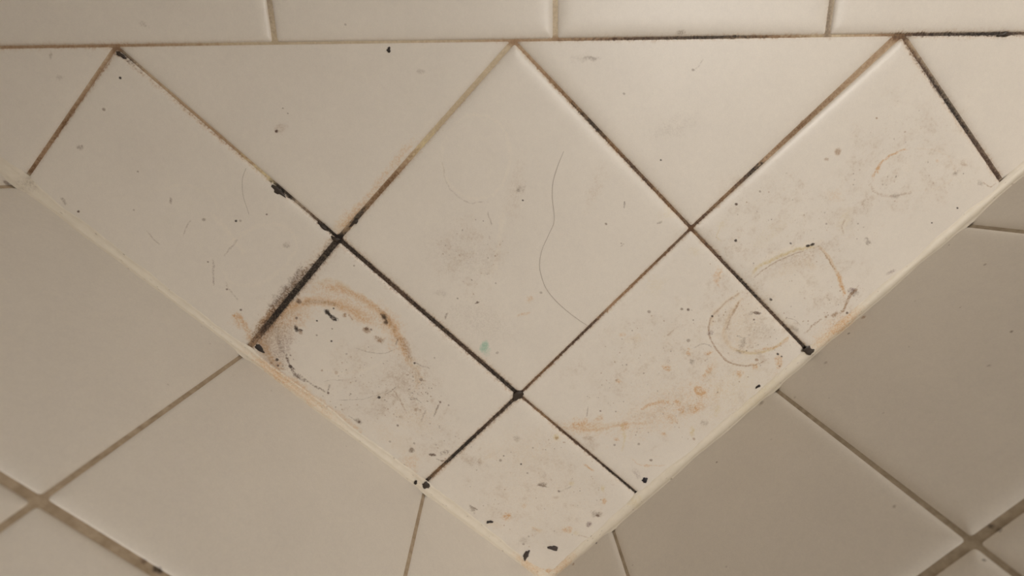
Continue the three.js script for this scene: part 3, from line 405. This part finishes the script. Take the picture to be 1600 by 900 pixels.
// ------------------------------------------------------------------ ceramic tile: a convex outline with pressed (cushioned), cut or bullnosed edges
const EDGE = [
  [[0, -5], [0, -0.35], [0.04, -0.2], [0.1, -0.1], [0.18, -0.04], [0.28, -0.01], [0.4, 0], [0.5, 0], [0.6, 0], [1.2, 0]],                     // cut with a saw
  [[0, -5], [0, -1.6], [0.12, -1.2], [0.4, -0.88], [0.9, -0.6], [1.7, -0.34], [2.8, -0.16], [4.2, -0.055], [5.8, 0], [7, 0]],                // cushioned
  [[0, -5], [0.1, -4.5], [0.6, -3.1], [1.5, -1.9], [2.8, -1], [4.2, -0.45], [5.8, -0.15], [7.5, -0.03], [9, 0], [10, 0]],                   // bullnose
];
function tileGeometry(poly, kinds, place, layer) {
  const n = poly.length; let area = 0;
  for (let i = 0; i < n; i++) { const [a, b] = poly[i], [c, d] = poly[(i + 1) % n]; area += a * d - b * c; }
  if (area < 0) { poly = poly.slice().reverse(); const k = kinds.slice().reverse(); kinds = k.slice(1).concat(k[0]); }
  const pos = [], uv = [], idx = [], RINGS = EDGE[0].length, C = 4, P = n * C;
  const dir = poly.map((p, i) => { const q = poly[(i + 1) % n], l = Math.hypot(q[0] - p[0], q[1] - p[1]); return [(q[0] - p[0]) / l, (q[1] - p[1]) / l]; });
  const put = (x, y, h) => { const p = place(x, y, h); pos.push(p[0] / 1000, p[1] / 1000, p[2] / 1000); uv.push(...layer.uv(x, y)); };
  let cx = 0, cy = 0;
  for (let k = 0; k < RINGS; k++) for (let i = 0; i < n; i++) {
    const e0 = (i + n - 1) % n, e1 = i, [d0, h0] = EDGE[kinds[e0]][k], [d1, h1] = EDGE[kinds[e1]][k];
    const a = [poly[e0][0] - dir[e0][1] * d0, poly[e0][1] + dir[e0][0] * d0], b = [poly[i][0] - dir[e1][1] * d1, poly[i][1] + dir[e1][0] * d1];
    const det = dir[e0][0] * dir[e1][1] - dir[e0][1] * dir[e1][0], t = ((b[0] - a[0]) * dir[e1][1] - (b[1] - a[1]) * dir[e1][0]) / det;
    const x = a[0] + dir[e0][0] * t, y = a[1] + dir[e0][1] * t, m = 1.1;
    for (let c = 0; c < C; c++) {
      const s = c / (C - 1), w0 = (1 - s) * (1 - s), w1 = s * s;
      put(x - dir[e0][0] * m * w0 + dir[e1][0] * m * w1, y - dir[e0][1] * m * w0 + dir[e1][1] * m * w1, h0 + (h1 - h0) * s);
    }
  }
  for (const [x, y] of poly) { cx += x / n; cy += y / n; }
  put(cx, cy, 0);
  for (let k = 0; k + 1 < RINGS; k++) for (let i = 0; i < P; i++) { const a = k * P + i, b = k * P + (i + 1) % P; idx.push(a, b, b + P, a, b + P, a + P); }
  for (let i = 0; i < P; i++) idx.push((RINGS - 1) * P + i, (RINGS - 1) * P + (i + 1) % P, RINGS * P);
  const g = new THREE.BufferGeometry();
  g.setAttribute('position', new THREE.Float32BufferAttribute(pos, 3)); g.setAttribute('uv', new THREE.Float32BufferAttribute(uv, 2));
  const o = place(0, 0, 0), ex = place(1, 0, 0), ey = place(0, 1, 0), eh = place(0, 0, 1), sub = (p) => new THREE.Vector3(p[0] - o[0], p[1] - o[1], p[2] - o[2]);
  if (sub(ex).cross(sub(ey)).dot(sub(eh)) < 0) for (let i = 0; i < idx.length; i += 3) { const t = idx[i + 1]; idx[i + 1] = idx[i + 2]; idx[i + 2] = t; }
  g.setIndex(idx); g.computeVertexNormals();
  return g;
}

// ------------------------------------------------------------------ colour layers
const GLAZE = [226, 218, 207];
const glaze = (x, y) => { const n = (fbm(x * 0.05 + 3, y * 0.05) - 0.5) * 7 + (fbm(x * 0.6, y * 0.6 + 8) - 0.5) * 5 + (hash(Math.round(x * 5), Math.round(y * 5)) - 0.5) * 5; return [GLAZE[0] + n, GLAZE[1] + n, GLAZE[2] + n * 0.9]; };
const benchLayer = new Layer(-400, -400, 5, 5, 5, (x, y) => (x + y < -420 ? GLAZE : glaze(x, y)));
for (const s of D_stains) { if (s[0] === 'e') benchLayer.ellipse(s[1], s[2], s[3], s[4], s[4] === 'O' || s[4] === 'P' ? s[5] * 0.9 : s[5], s[4] === 'O' ? Math.max(0.75, s[6]) : s[6]); else benchLayer.line(s[1], s[2], s[3], s[2] < 0.85 ? s[4] * 0.8 : s[4] * 1.1, Math.max(0.5, s[5])); }
for (const [c, u, v] of D_fields) { benchLayer.grime(c, u, v); }
for (const [c, u, v, n] of D_fields) for (let i = 0; i < n; i++) {
  const q = Math.sqrt(rnd()), t = rnd() * 6.2832, p = Math.cos(t) * q, r = Math.sin(t) * q, e = 0.18 + rnd() * 0.26;
  benchLayer.ellipse([c[0] + u[0] * p + v[0] * r, c[1] + u[1] * p + v[1] * r], [e, 0], [0.1 * e, e * (0.6 + 0.5 * rnd())], 'GGBB'[Math.floor(rnd() * 4)], 0.25 + 0.4 * rnd(), 0.5);
}
const alongJoint = (segs) => (t, x, y) => {
  let i = 0; while (i + 2 < segs.length && t > segs[i + 1][0]) i++;
  const a = segs[i], b = segs[i + 1], s = Math.min(1, Math.max(0, (t - a[0]) / (b[0] - a[0]) + (vnoise(x * 1.3, y * 1.3) - 0.5) * 0.9)), p = INK[a[1]], q = INK[b[1]];
  return [[0, 1, 2].map((c) => p[c] + (q[c] - p[c]) * s), (a[2] + (b[2] - a[2]) * s) * (0.72 + 0.5 * vnoise(x * 2.1 + 9, y * 2.1))];
};
const dirtyGrout = (x, y) => { const n = (fbm(x * 1.5, y * 1.5) - 0.5) * 50; return [208 + n, 193 + n, 168 + n]; };
const groutLayer = new Layer(-400, -400, 5, 5, 5, (x, y) => (x + y < -420 ? [208, 192, 160] : dirtyGrout(x, y)));
for (const [pts, w, segs] of D_joints) {
  groutLayer.line(pts, w + 2.2, 'K', 1, 0.12, alongJoint(segs));
  const bleed = alongJoint(segs);                     // dirt that has crept from the joint onto the tile edges
  benchLayer.line(pts, w * 2.2, 'K', 1, 0.85, (t, x, y) => { const [, s] = bleed(t, x, y); return [INK.B, s * s * 0.16]; });
  benchLayer.line(pts, w * 1.35, 'K', 1, 0.7, (t, x, y) => { const [, s] = bleed(t, x, y); return [INK.O, s * s * 0.36]; });
  benchLayer.line(pts, w * 0.95, 'K', 1, 0.65, (t, x, y) => { const [c, s] = bleed(t, x, y); return [c, s * 0.9 * sstep(0.55, 0.95, s)]; });
}
function wallLayers(marks, grouts) {
  const tile = new Layer(-530, -5, 5, 650, 3, glaze);
  for (const [x, y, r, ink, st] of marks) tile.ellipse([x, y], [r * 0.22, 0], [0, r * 0.16], ink, st * 0.75, 0.4);
  const grout = new Layer(-530, -5, 5, 650, 2, (x, y) => { const n = (fbm(x * 0.5, y * 0.5) - 0.5) * 46 + (fbm(x * 2, y * 2) - 0.5) * 26; return [grouts[0] + n, grouts[1] + n, grouts[2] + n]; });
  for (const [x, y, r, ink, st] of marks) grout.ellipse([x, y], [r * 0.3, 0], [0, r * 0.25], ink, st, 0.35);
  return { tile, grout };
}

const ceramic = (map) => new THREE.MeshPhysicalMaterial({ map, roughness: 0.42, ior: 1.5 });
const matte = (map, roughness = 0.9) => new THREE.MeshStandardMaterial({ map, roughness });
const plain = (color, roughness = 0.9) => new THREE.MeshStandardMaterial({ color, roughness });
const plaster = plain(0xd6d1c9);

// ------------------------------------------------------------------ the room
const { x0, z0, h: CEIL } = ROOM, WT = 0.1;
mesh('floor', box(x0 - WT, 0.106, -WT, 0, z0 - WT, 0.106), plain(0xa39c92)).userData.kind = 'structure';
mesh('ceiling', box(x0 - WT, 0.106, CEIL, CEIL + WT, z0 - WT, 0.106), plain(0xe2ded6)).userData.kind = 'structure';
mesh('wall_front', box(x0, 0.006, 0, CEIL, z0 - WT, z0), plaster).userData.kind = 'structure';
mesh('wall_back', box(x0 - WT, x0, 0, CEIL, z0 - WT, 0.106), plaster).userData.kind = 'structure';

const ROWS = 6;
function tiledWall(name, joints, firstRow, marks, groutColor, place, boxes) {
  const g = group(name, { kind: 'structure' });
  const L = wallLayers(marks, groutColor), tm = ceramic(L.tile.texture()), gm = matte(L.grout.texture());
  mesh('wall_body', boxes.body, plaster, g);
  const top = firstRow + 110 * (ROWS - 1), x1 = joints[0];
  const bed = new THREE.BufferGeometry(), c = [[x1, -1], [0.5, -1], [0.5, top], [x1, top]], P = [], U = [], I = [];
  for (const h of [-6, -1.05]) for (const [x, y] of c) { const p = place(x, y, h); P.push(p[0] / 1000, p[1] / 1000, p[2] / 1000); U.push(...L.grout.uv(x, y)); }
  I.push(4, 5, 6, 4, 6, 7, 0, 2, 1, 0, 3, 2); for (let i = 0; i < 4; i++) { const j = (i + 1) % 4; I.push(i, j, j + 4, i, j + 4, i + 4); }
  bed.setAttribute('position', new THREE.Float32BufferAttribute(P, 3)); bed.setAttribute('uv', new THREE.Float32BufferAttribute(U, 2)); bed.setIndex(I);
  const flat = bed.toNonIndexed(); flat.computeVertexNormals();
  mesh('grout', flat, gm, g);
  const cols = joints.concat([0]);
  for (let r = 0; r < ROWS; r++) for (let k = 0; k + 1 < cols.length; k++) {
    const last = k + 2 === cols.length, a = cols[k] + 0.6, b = last ? -0.4 : cols[k + 1] - 0.6, lo = r ? firstRow + 110 * (r - 1) + 1 : 0.3, hi = firstRow + 110 * r - 1;
    const dy = (hash(k + 3, r + name.length) - 0.5) * 0.3;
    mesh('tile', tileGeometry([[a, lo], [b, lo], [b, hi], [a, hi]], [r ? 1 : 0, last ? 0 : 1, 1, 1], (x, y, h) => place(x, y, h + dy), L.tile), tm, g);
  }
  return g;
}
const Y = TOP * 1000;
tiledWall('wall_left', [-527, -417, -307, -197, -87], 95.7, D_wl, [174, 155, 131], (x, y, h) => [x, Y + y, -h], { body: box(x0, 0.106, 0, CEIL, 0.006, 0.106) });
tiledWall('wall_right', [-488.4, -378.4, -268.4, -158.4, -48.4], 95.3, D_wr, [176, 161, 140], (x, y, h) => [-h, Y + y, x], { body: box(0.006, 0.106, 0, CEIL, z0, 0.006) });

// ------------------------------------------------------------------ the bench
const bench = group('corner_bench', { label: 'triangular tiled corner bench with blackened joints, soap stains and pale sealant', category: 'shower bench' });
const front = D_front, onZ0 = (() => { const [p, q] = front, t = (0 - p[1]) / (q[1] - p[1]); return p[0] + t * (q[0] - p[0]); })(), onX0 = (() => { const [p, q] = front, t = (0 - p[0]) / (q[0] - p[0]); return p[1] + t * (q[1] - p[1]); })();
function slab(y0, y1, inset, layer) {                 // the triangle of the bench between two heights (mm)
  const c = [[0, 0], [onZ0 + inset, 0], [0, onX0 + inset]], P = [], U = [], I = [0, 2, 1, 3, 4, 5];
  for (const y of [y0, y1]) for (const [x, z] of c) { P.push(x / 1000, y / 1000, z / 1000); U.push(...(layer ? layer.uv(x, z) : [x / 100, z / 100])); }
  for (let i = 0; i < 3; i++) { const j = (i + 1) % 3; I.push(i, j, j + 3, i, j + 3, i + 3); }
  const g = new THREE.BufferGeometry(); g.setAttribute('position', new THREE.Float32BufferAttribute(P, 3)); g.setAttribute('uv', new THREE.Float32BufferAttribute(U, 2)); g.setIndex(I);
  const f = g.toNonIndexed(); f.computeVertexNormals(); return f;
}
mesh('bench_body', slab(0, Y - 5, 6, null), plaster, bench);
mesh('grout', slab(Y - 5, Y - 1.05, 2, groutLayer), matte(groutLayer.texture(), 0.8), bench);
const benchCeramic = ceramic(benchLayer.texture());
const lift = [0.25, 0, -0.1, 0.2, 0, 0.1, 0.1, 0.3, -0.05, -0.35];
D_tiles.forEach(([poly, kinds], i) => mesh('tile', tileGeometry(poly, kinds, (x, z, h) => [x, Y + h + lift[i], z], benchLayer), benchCeramic, bench));
D_band.forEach(([poly, kinds], i) => mesh('nosing_tile', tileGeometry(poly, kinds, (x, z, h) => [x, Y + h + 0.1 + 0.1 * (i % 2), z], benchLayer), benchCeramic, bench));

// sealant beads: a concave fillet smoothed into each inner edge
function bead(length, stains, place, phase) {
  const layer = new Layer(-length, 0, 3, 8, 4, (x, y) => { const n = (fbm(x * 0.35 + phase, y * 0.5) - 0.5) * 12; return [225 + n, 215 + n, 198 + n * 1.2]; });
  for (const [a, b, ink, st] of stains) layer.ellipse([(a + b) / 2, 5], [Math.abs(b - a) / 2, 0], [0, 5], ink, st, 0.7);
  for (let i = 0; i < 60; i++) layer.ellipse([-rnd() * length, rnd() * 8], [0.3 + rnd() * 0.4, 0], [0, 0.3], 'G', 0.2 + 0.3 * rnd(), 0.3);
  const N = Math.round(length / 2), M = 12, P = [], U = [], I = [];
  for (let i = 0; i <= N; i++) {
    const s = -length + (length + 2) * i / N, r = 3.0 + (fbm(s * 0.045 + phase, 3) - 0.5) * 3 + (fbm(s * 0.3 + phase, 9) - 0.5) * 0.4;
    for (let j = 0; j <= M; j++) {
      const v = Math.min(1, Math.max(0, (j - 1) / (M - 2))), t = v * Math.PI / 2;
      let d = r * (1 - Math.cos(t)) + 0.14, h = 0.7 * r * (1 - Math.sin(t)) + 0.3;
      if (j === 0) { d = -0.4; h += 0.8; } else if (j === M) { d += 0.8; h = -0.4; }
      const p = place(s, d, h); P.push(p[0] / 1000, p[1] / 1000, p[2] / 1000); U.push(...layer.uv(s, v * 8));
    }
  }
  const W = M + 1;
  for (let i = 0; i < N; i++) for (let j = 0; j < M; j++) { const a = i * W + j, b = a + 1; I.push(a, b, b + W, a, b + W, a + W); }
  const g = new THREE.BufferGeometry(); g.setAttribute('position', new THREE.Float32BufferAttribute(P, 3)); g.setAttribute('uv', new THREE.Float32BufferAttribute(U, 2)); g.setIndex(I);
  const o = place(0, 0, 0), q = (p) => new THREE.Vector3(p[0] - o[0], p[1] - o[1], p[2] - o[2]);
  if (q(place(1, 0, 0)).cross(q(place(0, 1, 0))).dot(q(place(0, 0, 1))) > 0) for (let i = 0; i < I.length; i += 3) { const t = I[i + 1]; I[i + 1] = I[i + 2]; I[i + 2] = t; }
  g.computeVertexNormals();
  const m = mesh('sealant_bead', g, new THREE.MeshPhysicalMaterial({ map: layer.texture(), roughness: 0.5 }), bench);
  m.userData.label = 'cream sealant bead';
}
bead(440, D_beadL, (s, d, h) => [s, Y + h, -d], 2);
bead(440, D_beadR, (s, d, h) => [-d, Y + h, s], 57);

// lumps of mould and grit
function lump(rx, ry, rh, k) {
  let g = new THREE.IcosahedronGeometry(1, 2); g.deleteAttribute('uv'); g.deleteAttribute('normal'); g = mergeVertices(g, 1e-4);
  const p = g.attributes.position;
  for (let i = 0; i < p.count; i++) {
    const x = p.getX(i), y = p.getY(i), z = p.getZ(i), f = 0.55 + 1.5 * (vnoise(x * 1.5 + k * 7.1, z * 1.5 - k * 3.7) - 0.1) * (0.6 + 0.8 * vnoise(x * 4 + k, z * 4 + y * 3));
    p.setXYZ(i, x * f * rx / 1000, Math.max(-0.3, y * f) * rh / 1000, z * f * ry / 1000);
  }
  g.computeVertexNormals(); return g;
}
const mould = plain(0x3a3028, 0.5), grit = [plain(0x2c2420, 0.6), plain(0x463c38, 0.7), plain(0x2a262e, 0.6)];
D_clumps.forEach(([x, z, rx, ry, an], i) => { const m = mesh('mould_clump', lump(rx * 0.9, ry * 0.9, 0.55, i + 20), mould, bench); m.position.set(x / 1000, (Y + (i === 1 || i === 2 ? 0.7 : -0.1)) / 1000, z / 1000); m.rotation.y = -(an - 45) * Math.PI / 180; });
D_crumbs.forEach(([x, z, rx, ry, an, label], i) => {
  const m = mesh(numbered('dirt_crumb'), lump(rx, ry, Math.min(rx, ry) * 0.6, i), grit[i === 6 ? 2 : i === 4 || i === 5 ? 1 : 0]);
  if (i === 2) m.position.set(D_sliver[0] / 1000, (Y + D_sliver[1]) / 1000, -0.0007); else m.position.set(x / 1000, (Y + 0.25) / 1000, z / 1000); m.rotation.y = -(an - 45) * Math.PI / 180;
  Object.assign(m.userData, { label, category: 'crumb', group: 'dark crumbs on the bench' });
});

// loose hairs lying on the glaze
function hair(pts, r, label, color) {
  const c = new THREE.CatmullRomCurve3(pts.map(([x, z], i) => new THREE.Vector3(x / 1000, (Y + 0.38 + (i % 3 === 1 ? 0.1 : 0)) / 1000, z / 1000)));
  const m = mesh(numbered('hair_strand'), new THREE.TubeGeometry(c, pts.length * 6, r / 1000, 5), plain(color, 0.5));
  Object.assign(m.userData, { label, category: 'hair', group: 'loose hairs on the bench' });
}
hair(D_hair, 0.045, 'long wavy brown hair lying across the middle diamond tile', 0x7a6654);
hair(D_hair2, 0.05, 'short curved hair beside the joint on the shaded end tile', 0x8a7a68);

// ------------------------------------------------------------------ outside the frame: the half-drawn curtain and the ceiling lamp
const curtain = group('shower_curtain', { label: 'taupe shower curtain half drawn on a steel rod', category: 'curtain' });
{
  const N = 160, P = [], I = [], a = x0 + 0.05, b = CURTAIN.x1;
  for (const side of [-1, 1]) for (const y of [0.2, 0.8, 1.4, 2.0]) for (let i = 0; i <= N; i++) {
    const t = i / N, f = 0.035 * Math.sin(t * 60) * (1 - 0.25 * (y - 0.2) / 1.8) + 0.01 * Math.sin(t * 23 + y);
    P.push(a + (b - a) * t, y, CURTAIN.z + f + side * 0.0006);
  }
  const W = N + 1, S = W * 4;
  for (const s of [0, 1]) for (let r = 0; r < 3; r++) for (let i = 0; i < N; i++) { const p = s * S + r * W + i, q = p + 1; if (s) I.push(p, q, q + W, p, q + W, p + W); else I.push(p, q + W, q, p, p + W, q + W); }
  const g = new THREE.BufferGeometry(); g.setAttribute('position', new THREE.Float32BufferAttribute(P, 3)); g.setIndex(I); g.computeVertexNormals();
  mesh('fabric', g, plain(0x8d8378, 0.95), curtain);
  mesh('rod', new THREE.CylinderGeometry(0.0125, 0.0125, -x0, 16).rotateZ(Math.PI / 2).translate(x0 / 2, 2.03, CURTAIN.z), new THREE.MeshStandardMaterial({ color: 0xb8b8b8, metalness: 1, roughness: 0.3 }), curtain);
  for (let i = 0; i < 9; i++) mesh('ring', new THREE.TorusGeometry(0.024, 0.002, 6, 20).rotateY(Math.PI / 2).translate(a + 0.02 + (b - a - 0.04) * i / 8, 2.02, CURTAIN.z), new THREE.MeshStandardMaterial({ color: 0xb8b8b8, metalness: 1, roughness: 0.3 }), curtain);
}
const lamp = group('ceiling_lamp', { label: 'square flush ceiling lamp with a glowing white diffuser', category: 'lamp' });
const hw = LAMP.w / 2, hd = LAMP.h / 2;
mesh('lamp_frame', box(LAMP.x - hw - 0.02, LAMP.x + hw + 0.02, LAMP.y - 0.02, CEIL, LAMP.z - hd - 0.02, LAMP.z + hd + 0.02), plain(0xdedad2, 0.5), lamp);
mesh('diffuser', box(LAMP.x - hw, LAMP.x + hw, LAMP.y - 0.03, LAMP.y - 0.02, LAMP.z - hd, LAMP.z + hd), new THREE.MeshStandardMaterial({ color: 0xf4efe6, emissive: LAMP.color, emissiveIntensity: 4, roughness: 0.6 }), lamp);

renderer.render(scene, camera);
